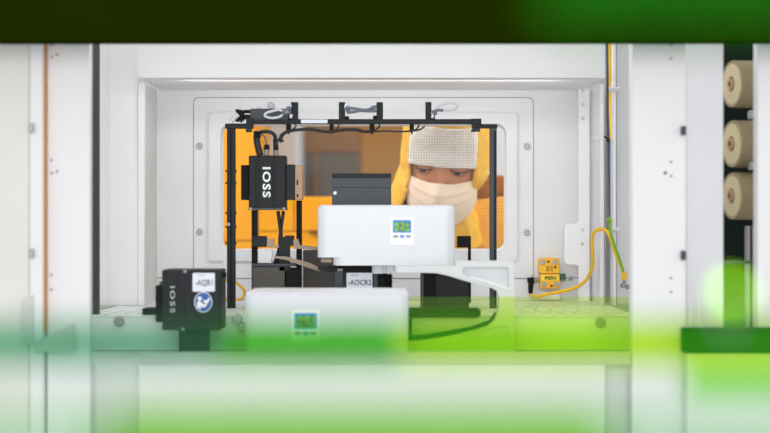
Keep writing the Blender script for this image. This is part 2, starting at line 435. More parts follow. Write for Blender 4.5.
# side panels nearer to the viewer
ZT = H + .36
d = 2.59
t = Thing('enclosure_door', 'off-white machine door with latch blocks and an orange edge seal', 'door', (X(0, d), d, 0))
bm = bmesh.new(); cube(bm, (X(-120, d), d, 0), (X(29, d), d + .03, ZT)); t.part('leaf', bm, OFFW, .002)
bm = bmesh.new(); cube(bm, (X(29.5, d), d - .004, 0), (X(44, d), d + .03, ZT)); t.part('edge_profile', bm, WHITE, .003)
bm = bmesh.new(); cube(bm, (X(44.2, d), d - .002, Z(331, d)), (X(45.6, d), d + .03, ZT)); t.part('edge_seal', bm, ORANGE)
for y in (128.5, 254):
    bm = BX((29, y - 5, 33.5, y + 4, d - .012, .007)); h = t.part('latch_block', bm, STEEL, .001)
bm = bmesh.new(); ppoly(bm, [(22, 300), (29.5, 297), (33, 295), (33, 345), (22, 345)], d - .008, .003); t.part('lower_latch_plate', bm, GREYW, .0006)
d = 2.6
t = Thing('riveted_panel', 'narrow white panel with tiny rivets between the orange seal and the dark slit', 'panel', (X(70, d), d, 0))
bm = bmesh.new(); cube(bm, (X(47, d), d, 0), (X(90, d), d + .02, ZT)); t.part('sheet', bm, WHITE, .0015)
for px, py in ((51.5, 44.5), (52, 57), (57, 54.5), (51.5, 160), (52, 173), (57, 171.5), (51.5, 275), (51.5, 289.5)):
    bm = bmesh.new(); lathe(bm, P(px, py, d), (0, -1, 0), [(1.1 * S(d), 0), (1.1 * S(d), .0006), (0, .001)], 10); t.part('rivet', bm, SLATE)
bm = bmesh.new(); ppoly(bm, [(34, 343), (73.5, 322.5), (73.5, 352), (34, 352)], 2.574, .004); t.part('kick_plate', bm, GREYW, .0006)
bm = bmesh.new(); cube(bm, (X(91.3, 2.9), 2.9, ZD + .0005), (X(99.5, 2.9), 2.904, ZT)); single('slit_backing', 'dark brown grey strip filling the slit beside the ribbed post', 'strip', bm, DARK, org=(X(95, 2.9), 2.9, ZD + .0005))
d = 2.6
t = Thing('bolted_panel', 'wide bright white panel with tiny dots and bolt heads beside the wiring channel', 'panel', (X(658, d), d, 0))
bm = bmesh.new(); cube(bm, (X(632, d), d, 0), (X(686, d), d + .03, ZT)); t.part('sheet', bm, WHITE, .0015)
for px, py in ((671, 45), (671, 58.5), (671, 162), (671, 176), (671, 278), (671, 292)):
    bm = bmesh.new(); lathe(bm, P(px, py, d), (0, -1, 0), [(1.1 * S(d), 0), (1.1 * S(d), .0006), (0, .001)], 10); t.part('rivet', bm, SLATE)
bm = bmesh.new(); lathe(bm, P(665.3, 173, d), (0, -1, 0), [(1.7 * S(d), 0), (1.7 * S(d), .0006), (0, .001)], 10); t.part('rivet', bm, SLATE)
for y in (130.5, 255.5):
    bm = BX((681.8, y - 4.5, 686.4, y + 4.5, d - .012, .012)); t.part('bolt_head', bm, SLATE, .001)
d = 2.64
t = Thing('grey_cover', 'light grey upright cover between the bolted white panel and the beige rollers', 'cover', (X(705, d), d, 0))
bm = bmesh.new(); cube(bm, (X(686.5, d), d, 0), (X(723.5, d), d + .02, ZT)); t.part('sheet', bm, PALE, .0015)
t.parts('lower_flange', EB((688.5, 302, 691, 352, d - .003, .003), (697.5, 298, 699.5, 352, d - .003, .003)), WHITE, .0006)
d = 2.6
bm = bmesh.new(); cube(bm, (X(757.5, d), d, 0), (X(860, d), d + .03, ZT)); single('outer_panel', 'bright white panel on the outer side of the beige rollers', 'panel', bm, WHITE, .0015, org=(X(800, d), d, 0))
# slot with rollers
t = Thing('roller_housing', 'dark green upright slot housing that holds the beige rollers', 'housing', (X(740, 2.9), 2.9, 0))
bm = bmesh.new(); cube(bm, (X(715, 2.9), 2.9, Z(345, 2.9)), (X(770, 2.9), 2.92, ZT)); t.part('back_board', bm, DGREEN)
t.parts('guide_rail', EB((747, 226, 750, 345, 2.8, .02), (752.5, 226, 755, 345, 2.8, .02)), STEEL, .001)
bm = BX((724, 261, 757, 264, 2.72, .03)); t.part('cross_strip', bm, SLATE)
t.parts('bearing_block', EB((750, 110, 754.5, 119, 2.75, .02), (750, 162, 754.5, 170, 2.75, .02)), STEEL, .002)
for i, (y, lab) in enumerate(((84, 'topmost beige roller in the dark slot, just under the green beam'), (144, 'middle beige roller of the three in the dark slot'), (196, 'lowest beige roller of the three, above the empty part of the slot'))):
    d = 2.79
    ax = Vector((.962, .27, 0)).normalized()
    a = P(731.5, y, d - .005)
    r = 23.6 * S(d)
    t = Thing('roller', lab, 'roller', a - Vector((0, 0, r)), 'beige rollers in the dark slot')
    L = 25.5 * S(d)
    bm = bmesh.new(); lathe(bm, a, ax, [(r * .86, .0006), (r * .97, 0), (r, .002), (r, L - .002), (r * .97, L), (0, L)], 36); t.part('tyre', bm, BEIGE, shade=False)
    bm = bmesh.new(); lathe(bm, a, ax, [(r * .3, .002), (r * .34, -.0005), (r * .86, .0006)], 36); t.part('end_disc', bm, BEIGE2)
    bm = bmesh.new(); lathe(bm, a, ax, [(r * .12, .004), (r * .12, -.003), (r * .24, -.003), (r * .3, .003)], 20); h_ = t.part('hub', bm, TAN)
    bm = bmesh.new(); lathe(bm, a, ax, [(0, -.0005), (r * .12, -.0005), (r * .12, .004)], 16); t.part('axle_end', bm, BLK2, parent=h_)
    bm = bmesh.new(); cyl(bm, a + ax * L, a + ax * (L + .02), r * .18); t.part('axle', bm, STEEL)
bm = BX((684, 328, 840, 353, 2.56, .03)); single('duct_rail', 'dark horizontal duct bar crossing below the rollers', 'duct', bm, DGREEN, .002)
bm = bmesh.new(); cube(bm, (X(687, 2.565), 2.565, 0), (X(870, 2.565), 2.59, Z(353.4, 2.56))); single('lower_cover', 'white lower cover panel beneath the dark duct bar', 'panel', bm, WHITE, .0015)
bm = bmesh.new(); cube(bm, (X(712, 2.9), 2.88, 0), (X(772, 2.9), 2.94, Z(345.2, 2.9))); single('housing_plinth', 'plinth carrying the dark roller housing behind the white lower cover', 'plinth', bm, PALE, .0015)
# dark green overhead beam
bm = BX((-220, -150, 1000, 41, 2.5, .05)); single('overhead_beam', 'dark green beam across the top edge of the opening', 'beam', bm, BEAM, .003)

# ================================================================ GANTRY FRAME
d = 3.1
t = Thing('reader_gantry', 'black portal frame of thin bars standing over the reader units', 'frame', (X(361, d), d, ZD))
bm = BX((252, 119, 481, 124, d, .012)); bar = t.part('crossbar', bm, BLACK, .0008)
bm = BX((301, 119.6, 327.5, 123.2, d - .0006, .0005)); t.part('label', bm, PAPER, parent=bar, label='white label strip')
bm = bmesh.new(); pbox(bm, 225, 123.5, 253.5, 128.5, d, .012); pbox(bm, 246, 117.5, 253.5, 124, d - .001, .014); t.part('end_bracket', bm, BLACK, .0006)
bm = bmesh.new(); pbox(bm, 472, 124, 497.5, 128.3, d, .012); pbox(bm, 471, 118.6, 481.5, 124.4, d - .001, .014); t.part('end_bracket', bm, BLACK, .0006)
bm = bmesh.new(); cube(bm, (X(226.8, d), d + .001, ZD), (X(235.2, d), d + .013, Z(123.6, d))); p = t.part('post', bm, BLACK, .001)
bm = bmesh.new(); cube(bm, (X(230.4, d), d - .0012, ZD + .004), (X(231.6, d), d + .002, Z(130, d))); t.part('groove_strip', bm, BLK2, parent=p)
for y in (171, 183, 213, 227, 243): t.parts('side_screw', [CY(P(235, y, d + .004), P(236.8, y, d + .004), .0014, 8), CY(P(225.3, y, d + .004), P(227, y, d + .004), .0014, 8)], BLK2, parent=p)
bm = bmesh.new(); lathe(bm, P(228.6, 224.5, d), (0, -1, 0), [(.0028, 0), (.0028, .002), (0, .003)], 12); t.part('cap_screw', bm, STEEL, parent=p)
bm = BX((223.3, 258, 227, 267, d - .004, .006)); t.part('cable_holder', bm, GREYC, .001, parent=p)
bm = bmesh.new(); cube(bm, (X(489.8, d), d + .001, ZD), (X(496.8, d), d + .013, Z(124.2, d))); p = t.part('post', bm, SLATE, .001)
bm = bmesh.new(); cube(bm, (X(494.2, d), d - .001, ZD + .004), (X(495.6, d), d + .002, Z(131, d))); t.part('groove_strip', bm, BLK2, parent=p)
bm = bmesh.new(); cyl(bm, P(472, 129.5, d + .004), P(480, 129.5, d + .004), .0035, 12); cyl(bm, P(473, 129.5, d), P(473, 132, d), .003, 10); t.part('hinge_pin', bm, SLATE)
bm = bmesh.new(); cyl(bm, P(246, 130, d + .004), P(252, 130, d + .004), .0035, 12); t.part('hinge_pin', bm, SLATE)
for a, b in ((291, 298), (338.8, 345), (376.5, 383), (425.5, 431.5)):
    bm = BX((a, 102, b, 119.2, d, .016)); t.part('mounting_block', bm, BLACK, .0007)
for a, b in ((286, 291), (329.5, 333.5), (369.5, 374.5), (409.5, 414)):
    bm = bmesh.new(); pbox(bm, a, 124, b, 130.5, d + .001, .008); pbox(bm, a + 1.3, 130.5, b - 1.3, 134, d + .002, .005); t.part('cable_clip', bm, BLK2, .0005)
t.part('signal_cable', TUBE(PT([(278, 141), (282, 136), (287, 131.8), (300, 129.6), (312, 129.6), (322, 131.2), (331, 131.8), (342, 130), (355, 129.8), (364, 131.5), (372, 131.5)], d - .003), .0024), BCAB, shade=True)
t.part('signal_cable', TUBE(PT([(372, 131.8), (384, 131), (398, 131.6), (412, 131), (420, 129.5), (425, 126)], d - .002), .0013), BCAB, shade=True)
for a in (291, 334, 374.5, 414):
    t.part('cable_loop', TUBE(PT([(a, 130.5), (a + 3, 128.5), (a + 5, 125.8), (a + 4.4, 123.8)], d - .001), .0012), BCAB, shade=True)
t.parts('cable_end', [TUBE(PT([(286, 131.5), (283 - k, 135), (281.5 - k * .6, 139), (280.5 + k * 1.6, 142.6 - k * .6)], d - .004 - k * .001), .0017) for k in range(3)], BCAB, shade=True)
# pneumatic sensor at the end of the bar
bm = bmesh.new(); pbox(bm, 250, 108.6, 291, 118.8, d + .001, .018); pbox(bm, 253, 117.5, 291, 119.8, d, .02)
v = t.part('valve_body', bm, SLATE, .0008)
bm = bmesh.new()
pbox(bm, 235.5, 109, 239, 121.5, d, .016); pbox(bm, 239, 110.5, 244, 120.5, d + .002, .012); pbox(bm, 244, 109.8, 250, 113, d, .014); pbox(bm, 244, 114.5, 250, 119, d, .014); pbox(bm, 240, 109.6, 242.5, 122.5, d - .001, .004)
t.part('end_block', bm, BLK2, .0006, parent=v)
t.part('plug', TUBE(PT([(238, 114), (234, 118), (231, 122)], d - .002), .0042), GREYC, shade=True, parent=v)
bm = bmesh.new(); cyl(bm, P(258.5, 108.6, d + .008), P(258.5, 107.4, d + .008), .004); t.part('push_button', bm, GREYC, parent=v)
t.part('pale_cable', TUBE(PT([(284, 112), (279, 110), (273, 111), (266.5, 113), (265, 116), (271, 118), (279, 117), (284, 113.5), (288, 111.5)], d - .005), .0021), GREYC, shade=True)
t.part('pale_cable', TUBE(PT([(432, 114), (436, 108), (443, 104.2), (451, 103), (457, 105), (456, 108), (450, 109.6), (442, 110.4)], d - .004), .0021), GREYC, shade=True)
for pts in ([(282, 112.5), (287, 109.5), (290.5, 106.5)], [(282, 114), (288, 113), (291, 111)], [(345, 108.5), (350, 108), (357, 109), (364, 110), (370, 109), (377, 106)], [(346, 111), (352, 112), (360, 110.6), (368, 111), (377, 111)], [(432, 112), (437, 110.4), (443, 110)]):
    t.part('plug_cable', TUBE(PT(pts, d - .006), .0022), CLEARC, shade=True)
t.parts('cable_plug', [CY(P(x - 2, y, d - .004), P(x + 2, y - .6, d - .004), .0036, 10) for x, y in ((288.5, 109), (347.5, 108.5), (349, 112), (373.5, 108), (435, 113))], CLEARC)
t.parts('plug_collar', [CY(P(x - 1.2, y, d - .003), P(x + 1.2, y + .4, d - .003), .0032, 10) for x, y in ((290, 107), (345.6, 106.5), (291, 116), (375, 110), (432.5, 116))], PAPER)
t.parts('clip_foot', EB((288, 116.5, 292, 120, d - .002, .006), (345, 116, 349, 119.5, d - .002, .006), (373, 115.5, 377, 119, d - .002, .006), (431, 114, 435, 119, d - .002, .006)), BLK2, .0006)

# ================================================================ CODE READER (upper)
d = 3.12
t = Thing('code_reader', 'black upright reader camera with white vertical lettering, hanging under the gantry', 'camera', P(267, 210, d))
bm = bmesh.new(); prr(bm, 248.8, 155.5, 286, 208.2, 1.2, d + .001, .045); body = t.part('body', bm, BLACK, .0008)
t.parts('front_rib', EB((249.4, 156.5, 256, 207.5, d - .0005, .002), (259, 156.5, 273, 207.5, d - .0008, .002), (274.5, 156.5, 285.4, 207.5, d - .0004, .002)), BLACK, .0006, parent=body)
bm = BX((248.4, 207.6, 286.4, 210, d - .001, .047)); t.part('foot_plate', bm, SLATE, .0005)
t.parts('foot_screw', [LA(P(x, 208.8, d - .001), (0, -1, 0), [(.0022, 0), (.0022, .0015), (0, .002)], 12) for x in (250.5, 284)], STEEL)
t.part('lettering', text_bm('IOSS', P(266.6, 182.3, d - .0011), 7.4 * S(d), bold=.045, sx=1.28, rot=PI / 2, space=1.2), LETTER, parent=body, label='white IOSS lettering')
bm = BX((241, 165, 248.6, 200, d + .008, .03)); t.part('side_fin', bm, BLK2, .0006)
bm = BX((286.4, 164.5, 295, 200, d - .001, .03)); t.part('side_plate', bm, BLACK, .0006)
bm = BX((295, 165, 302.6, 200, d - .001, .03)); tp = t.part('tan_plate', bm, TAN, .0008, label='tan side plate')
t.parts('slot_mark', EB((296.6, 180, 298.2, 185, d - .0016, .001), (296.6, 194, 298.4, 197, d - .0016, .001)), BLK2, parent=tp)
bm = bmesh.new(); cyl(bm, P(266.5, 155.5, d + .015), P(266.5, 145, d + .015), .0036); cyl(bm, P(266.5, 151, d + .014), P(266.5, 148, d + .014), .0052); t.part('plug', bm, STEEL)
bm = BX((264, 144.5, 269, 149.5, d + .008, .012)); t.part('plug_cap', bm, BLK2, .0008)
bm = bmesh.new(); cyl(bm, P(276, 155.5, d + .015), P(276, 150, d + .015), .0045); t.part('plug', bm, ALU)
bm = bmesh.new(); cyl(bm, P(276, 150.5, d + .015), P(275.6, 139, d + .015), .0042); tube(bm, PT([(275.6, 140), (274.5, 135), (270, 132), (263, 131.6), (258, 133.5)], d + .012), .003); t.part('cable', bm, BCAB, shade=True)
t.part('cable', TUBE(PT([(257, 131), (256.6, 139), (258, 147), (260.5, 155.8)], d + .008), .0052), BCAB, shade=True)
bm = BX((254.5, 131, 260.5, 137.5, d + .001, .014)); t.part('cable_gland', bm, BLK2, .0015)
t.part('thin_cable', TUBE(PT([(259.5, 133.5), (264, 136), (266, 141), (266.3, 145)], d + .006), .0011), BLUEC, shade=True)
# stand beneath it
t = Thing('reader_stand', 'black stand of thin posts with beige clamps below the hanging reader', 'stand', (X(275, d), d, ZD))
zr = Z(210.2, d)
bm = bmesh.new(); cube(bm, (X(251, d), d + .012, ZD), (X(256.8, d), d + .024, zr)); t.part('post', bm, BLK2, .0006)
bm = bmesh.new(); cube(bm, (X(296, d), d + .012, ZD), (X(301.5, d), d + .022, Z(200.5, d))); t.part('post', bm, BLK2, .0006)
bm = BX((279, 237, 290, 271, d + .002, .012)); t.part('post', bm, BLACK, .0006)
bm = BX((252, 236, 266.5, 247, d, .012)); t.part('clamp', bm, BLACK, .0006)
bm = BX((285, 235.5, 294, 246, d, .012)); t.part('clamp', bm, BLACK, .0006)
bm = bmesh.new(); ppoly(bm, [(266.8, 237), (269, 239.5), (274, 238), (274, 245), (279, 245), (279, 247.5), (268, 247.5), (266.8, 243)], d + .001, .012); t.part('beige_jaw', bm, ALU, .0004, label='beige clamp jaw')
bm = bmesh.new(); ppoly(bm, [(293.5, 239), (295.5, 240), (298, 238.5), (300, 245), (318, 247), (318, 250), (293.5, 248.5)], d - .002, .012); t.part('beige_jaw', bm, ALU, .0004, label='beige clamp jaw')
bm = bmesh.new(); ppoly(bm, [(274, 256), (286, 256.5), (309, 262.5), (321, 268.5), (320, 271.5), (307, 267.5), (286, 260), (274, 258)], d - .006, .006); t.part('beige_link', bm, ALU, .0004, label='beige slanted link bar')
t.part('twin_cable', TUBE(PT([(278, 211), (279.8, 224), (281, 236), (279, 250), (274.5, 264)], d + .018), .003), BCAB, shade=True)
t.part('twin_cable', TUBE(PT([(283.5, 211), (281.8, 224), (280, 236), (279.4, 250), (277.5, 264)], d + .020), .0026), BCAB, shade=True)
bm = bmesh.new(); ppoly(bm, [(257.5, 250), (273, 250), (271, 263), (259, 263)], d + .004, .01); t.part('spacer_block', bm, PALE, .0005, label='pale trapezoid spacer block')
bm = BX((252, 263.5, 296, 266.5, d, .03)); t.part('shelf_plate', bm, SLATE, .0005)
bm = bmesh.new(); cube(bm, (X(252, d), d + .002, ZD), (X(285, d), d + .04, Z(266.5, d))); t.part('motor_block', bm, DARK, .001)
bm = bmesh.new(); cube(bm, (X(286, d), d + .004, ZD), (X(301, d), d + .04, Z(268, d))); t.part('motor_block', bm, BLK2, .001)
bm = bmesh.new(); cube(bm, (X(303, 3.3), 3.3, ZD), (X(336, 3.3), 3.33, Z(250, 3.3))); single('grey_riser', 'dull grey riser plate behind the beige link bar of the stand', 'plate', bm, DARK, .001)

# ================================================================ AQR1 READER (lower)
d = 2.775
t = Thing('reader_box', 'squat black reader box with a white AQR1 label and a blue round sticker', 'camera', (X(192, d), d, ZC))
zl = Z(330, d)
bm = bmesh.new(); prr(bm, 162, 269.8, 221, 330, 1.6, d, .085)
body = t.part('body', bm, BLACK, .001)
t.parts('front_rib', EB((163.5, 272, 167, 326, d - .001, .002), (175.6, 272, 178, 326, d - .001, .002), (184.5, 271, 220, 328.5, d - .0012, .002)), BLACK, .0006, parent=body)
t.part('lettering', text_bm('IOSS', P(172.6, 299.5, d - .0008), 4.6 * S(d), bold=.015, sx=1.75, rot=PI / 2, space=1.25), GLET, parent=body, label='grey IOSS lettering')
bm = bmesh.new(); prr(bm, 192.6, 273, 214.8, 291.6, 1.2, d - .0018, .0005); lb = t.part('label_plate', bm, PAPER, parent=body, label='white AQR1 label')
t.part('label_text', text_bm('-AQR1', P(204, 283, d - .0021), 5.8 * S(d), bold=.004, sx=.76), INK, parent=body)
t.part('small_print', BX((200.5 - 4, 275.3 - .5, 200.5 + 4, 275.3 + .4, d - .0021, .0003)), GLET, parent=body)
def disc(bm, px, py, r, d, th=.0003, n=32, sx=1):
    prism(bm, [(X(px, d) + r * sx * S(d) * math.cos(2 * PI * k / n), Z(py, d) + r * S(d) * math.sin(2 * PI * k / n)) for k in range(n)], d, d + th)
bm = bmesh.new(); disc(bm, 203.2, 302, 10.3, d - .0018, .0006, sx=.88); t.part('sticker', bm, PAPER, parent=body)
bm = bmesh.new(); disc(bm, 203.2, 302, 9.4, d - .0022, .0004, sx=.88); st = t.part('sticker_face', bm, BLUE, parent=body, label='blue round read-the-manual sticker')
bm = bmesh.new(); q = d - .0026
disc(bm, 199.6, 298.6, 2.1, q)
ppoly(bm, [(197, 302), (199.6, 300.9), (202.4, 303.2), (204.2, 304.6), (206, 302.6), (207.2, 303.6), (205.4, 307.2), (202.6, 307.4), (201.2, 306.4), (200.6, 309.4), (196.8, 307.4)], q, .0003)
ppoly(bm, [(203, 300.6), (205.2, 299.8), (206.6, 300.8), (208.4, 297.6), (210.4, 298.6), (207.6, 303.4), (204.4, 302.8)], q, .0003)
t.part('sticker_pictogram', bm, LETTER, parent=body)
t.parts('screw', [LA(P(x, y, d), (0, -1, 0), [(.0026, 0), (.0026, .002), (0, .003)], 12) for x, y in ((185, 271.4), (183, 329))], STEEL)
bm = BX((155.5, 285.5, 162.2, 322, d + .004, .04)); t.part('side_fin', bm, BLK2, .0006)
bm = BX((159, 281.5, 162, 285.5, d + .01, .01)); t.part('green_plug', bm, DGRN, .0005, label='green plug')
bm = BX((142, 308.5, 156, 315, d, .05)); t.part('mounting_arm', bm, BLK2, .0006)
bm = bmesh.new(); cyl(bm, P(221, 274.5, d + .03), P(226.5, 274.5, d + .03), .004); t.part('cable_gland', bm, BLK2)
bm = bmesh.new(); cube(bm, (X(178, d), d + .01, ZC + .0005), (X(207, d), d + .05, Z(329.5, d))); t.part('foot', bm, BLK2, .0006)
# yellow cable loop behind the gantry post
single('yellow_lead', 'short yellow lead curling behind the gantry post beside the AQR1 reader', 'cable', TUBE(PT([(224, 281.5), (232, 281), (239, 285), (244.5, 291.5), (242, 298.5), (234, 299.5), (224, 299.3)], 3.16), .0022), YCAB, shade=True)

# ================================================================ INSTRUMENT BOXES
def display(t, cx, y0, d, lcdw, parent):
    k = lcdw / 16.5
    bm = bmesh.new(); prr(bm, cx - 11 * k, y0, cx + 11 * k, y0 + 26 * k, 1.5, d - .0006, .0008); z = t.part('display_bezel', bm, BEZ, .0002, parent=parent)
    bm = bmesh.new(); prr(bm, cx - 8.6 * k, y0 + 2.6 * k, cx + 8.6 * k, y0 + 14.4 * k, .6, d - .001, .0004); t.part('display_edge', bm, LCDB, parent=parent)
    bm = bmesh.new(); prr(bm, cx - 7.2 * k, y0 + 4.4 * k, cx + 7.2 * k, y0 + 13.2 * k, .4, d - .0014, .0004); t.part('screen', bm, LCD, parent=parent, label='green lit screen')
    for i, m in ((-1, BTNG), (0, BTNB), (1, BTNG)):
        bm = bmesh.new(); prr(bm, cx + i * 6 * k - 2.3 * k, y0 + 16.6 * k, cx + i * 6 * k + 2.3 * k, y0 + 19.4 * k, 1.3, d - .0014, .0008); t.part('key', bm, m, parent=parent)
def soft_box(x0, y0, x1, y1, r, d, dep, top=True):
    """housing outline rounded in plan, soft top edge"""
    a, b = X(x0, d), X(x1, d); R = r * S(d); bm = bmesh.new()
    pts = rrect(a, d, b, d + dep, R, 8)
    zt, zb = Z(y0, d), Z(y1, d); rings = []
    for ins, z in ((0, zb), (0, zt)) if not top else ((0, zb), (0, zt - .006), (.0007, zt - .003), (.0024, zt - .0008), (.005, zt)):
        cx, cy = (a + b) / 2, d + dep / 2
        rings.append([bm.verts.new((cx + (x - cx) * (1 - 2 * ins / (b - a)), cy + (y - cy) * (1 - 2 * ins / dep), z)) for x, y in pts])
    n = len(pts)
    for p, q in zip(rings, rings[1:]):
        for k in range(n): bm.faces.new((p[k], p[(k + 1) % n], q[(k + 1) % n], q[k]))
    bm.faces.new(rings[0][::-1]); bm.faces.new(rings[-1])
    return bm
d = 2.95
t = Thing('instrument_box', 'white rounded instrument box with a small lit display, held above the OCR reader', 'instrument', P(386, 265, d))
hs = t.part('housing', soft_box(317.5, 205, 455, 257.5, 9, d, .11), HOUSING, shade=False)
bm = soft_box(333, 257.5, 455, 265.3, 9, d, .11, False); t.part('lower_step', bm, HOUSING)
display(t, 402, 217.3, d, 17.5, hs)
bm = bmesh.new(); cyl(bm, P(378, 265.2, d + .03), P(378, 273.5, d + .03), .009); cyl(bm, P(390, 265.2, d + .03), P(390, 271.5, d + .03), .007); t.part('stub', bm, HOUSING, shade=False)
bm = bmesh.new(); 
pbox(bm, 321, 258.5, 332, 262.5, d + .02, .03); t.part('beige_lug', bm, ALU, .0006)
d2 = 3.075
single('black_housing', 'slate black ribbed housing rising behind the white instrument box with the display', 'housing', BX((332, 173.3, 391.3, 262, d2, .09), (333, 187, 391, 187.8, d2 - .0006, .001)), SLATE, .001)
bpy.data.objects['black_housing'].location.z += 0
bm = bmesh.new(); lathe(bm, P(335, 193, d2), (0, -1, 0), [(.0028, 0), (.0028, .001), (0, .0016)], 14); o = obj('screw', bm, LETTER, bpy.data.objects['black_housing'], bpy.data.objects['black_housing'].location)
bm = BX((332.4, 173.6, 391, 178, d2 - .001, .003)); obj('top_lip', bm, BLACK, bpy.data.objects['black_housing'], bpy.data.objects['black_housing'].location, .0005)
d = 2.62
t = Thing('control_box', 'lower white control box with a green display, standing on the base cabinet behind green acrylic', 'instrument', (X(326, d), d + .06, ZC))
hs = t.part('housing', soft_box(245, 291.8, 408.5, 353, 8, d, .15), HOUSING)
display(t, 305.5, 309.5, d, 21.5, hs)
for x in (262, 392):
    for y in (d + .02, d + .12):
        bm = bmesh.new(); cyl(bm, Vector((X(x, d), y, ZC + .0005)), Vector((X(x, d), y, Z(352.8, d))), .008); t.part('foot', bm, BLK2)

# OCR reader under the instrument box
d = 3.0
t = Thing('ocr_reader', 'black reader block with a white AOCR2 label under the instrument box', 'camera', (X(362, d), d, ZD))
bm = bmesh.new(); cube(bm, (X(334, d), d, ZD), (X(378, d), d + .07, Z(267.6, d))); body = t.part('body', bm, BLACK, .001)
t.parts('front_rib', EB((334.5, 271, 343, 300, d - .001, .002), (373.6, 271, 377.6, 300, d - .001, .002)), SLATE, .0005, parent=body)
bm = BX((340, 266, 383.5, 271.6, d - .004, .02)); t.part('top_bracket', bm, BLK2, .0006)
t.parts('screw', [LA(P(x, 269.8, d - .004), (0, -1, 0), [(.0022, 0), (.0022, .0015), (0, .002)], 12) for x in (338.8, 341.5, 377.2, 380)], STEEL)
bm = bmesh.new(); prr(bm, 346.5, 272.8, 372.3, 291, .8, d - .0008, .0006); t.part('label_plate', bm, PAPER, parent=body, label='white AOCR2 label')
t.part('label_text', text_bm('-AOCR2', P(359.8, 282.4, d - .0011), 5.2 * S(d), bold=.01, sx=.87), INK, parent=body)
t.part('small_print', BX((354.5 - 4, 275.4 - .5, 354.5 + 4, 275.4 + .4, d - .0021, .0003)), GLET, parent=body)
bm = bmesh.new()
for y in (277, 282, 287): lathe(bm, P(384, y, d + .02), (1, 0, 0), [(0, 0), (.005, 0), (.0055, .004), (.004, .008), (.006, .011), (0, .013)], 12)
pbox(bm, 378, 273.8, 384.5, 290, d + .01, .03)
t.part('connector', bm, BLK2)
bm = bmesh.new(); ppoly(bm, [(318, 266.5), (340, 265.8), (340, 271.5), (330, 272.5), (318, 270)], d + .01, .015); t.part('side_arm', bm, BLACK, .0005)

# C-shaped cast bracket
d = 2.81
t = Thing('cast_bracket', 'white C-shaped cast bracket with triangular pockets beside the instrument box', 'bracket', (X(455, d), d, ZC))
outer = [(455.6, 261), (512, 261), (514.5, 263.5), (514.5, 354), (402, 354), (402, 342.5), (426, 340.5), (450, 336.5), (474, 331), (488, 326.5), (495, 320), (498, 311), (499, 304), (498.6, 296), (497, 291), (492, 288.2), (478, 284.5), (462, 280), (447, 275.5), (436, 273.2), (424, 272.8), (410, 273), (396, 273), (396, 266.2), (455.6, 266.2)]
pk1 = [(463.5, 267.5), (508, 267.5), (509, 287.2), (506.5, 287.4), (486, 280.6), (464.5, 274.6), (462.8, 272.5)]
pk2 = [(463, 334), (508, 325), (508.5, 336.5), (507, 338), (465, 338.5), (463, 337)]
pts = [(X(a, d), max(ZC, Z(b, d))) for a, b in outer]
bm = bmesh.new(); prism(bm, pts, d, d + .028, [[(X(a, d), Z(b, d)) for a, b in k] for k in (pk1, pk2)])
arm = t.part('arm', bm, BRACKET, .0012)
bm = bmesh.new(); ppoly(bm, [(461, 265.5), (511, 265.5), (511, 289), (461, 276)], d + .01, .008); t.part('pocket_web', bm, PALE, parent=arm)
bm = bmesh.new(); ppoly(bm, [(461, 333), (510, 323.5), (510, 339.5), (461, 340)], d + .008, .008); t.part('pocket_web', bm, PALE, parent=arm)
bm = bmesh.new(); ppoly(bm, [(470, 278.2), (486, 282.6), (508.4, 290), (509, 288), (486, 280.4), (471, 276)], d - .0015, .002); t.part('pocket_lip', bm, WHITE, .0004, parent=arm)
# black linear stage
d = 3.02
t = Thing('linear_stage', 'black linear stage block inside the arch of the white cast bracket', 'stage', (X(446, d), d, ZD))
bm = bmesh.new(); cube(bm, (X(421.5, d), d + .03, ZD), (X(470, d), d + .1, Z(274, d))); t.part('body', bm, BLK2, .001)
bm = bmesh.new(); cube(bm, (X(436, d), d + .028, ZD + .002), (X(469, d), d + .031, Z(276, d))); t.part('side_cover', bm, BLACK, .0006)
bm = bmesh.new(); cube(bm, (X(421.5, d), d + .026, ZD), (X(424, d), d + .03, Z(274.5, d))); t.part('edge_strip', bm, SLATE)
# rounded carriage plate in front of deck, seen through the lime sheet
bm = bmesh.new(); prr(bm, 395, 308, 481, 317.5, 4.5, 2.845, .02)
t = Thing('carriage_bar', 'dark round-ended bar low in front of the deck, seen through the lime sheet', 'bar', (X(440, 2.84), 2.84, ZC))
t.part('bar', bm, BLK2, .001)
bm = BX((402, 319, 412, 344, 2.846, .015)); t.part('hanger', bm, BLK2, .001)
bm = bmesh.new(); ppoly(bm, [(402, 336), (425, 334.5), (470, 327), (489, 320.5), (495, 312), (500, 312), (500, 326), (474, 336), (426, 346), (402, 346)], 2.848, .008); t.part('gap_shade', bm, BLK2, .0005)  # black curve stands in for the shade in the gap above the arm
bm = bmesh.new(); cube(bm, (X(402, 2.846), 2.848, ZC), (X(412, 2.846), 2.86, Z(344, 2.846))); t.part('foot', bm, BLK2)
# small black L bracket beside the window
d = 3.3
t = Thing('angle_bracket', 'small black right-angled bracket in front of the coverall at the window edge', 'bracket', (X(469, d), d, ZD))
bm = BX((457, 236, 471, 247.5, d, .006)); t.part('plate', bm, BLK2, .0005)
bm = bmesh.new(); cube(bm, (X(468, d), d, ZD), (X(471, d), d + .006, Z(247, d))); t.part('stem', bm, BLK2, .0004)

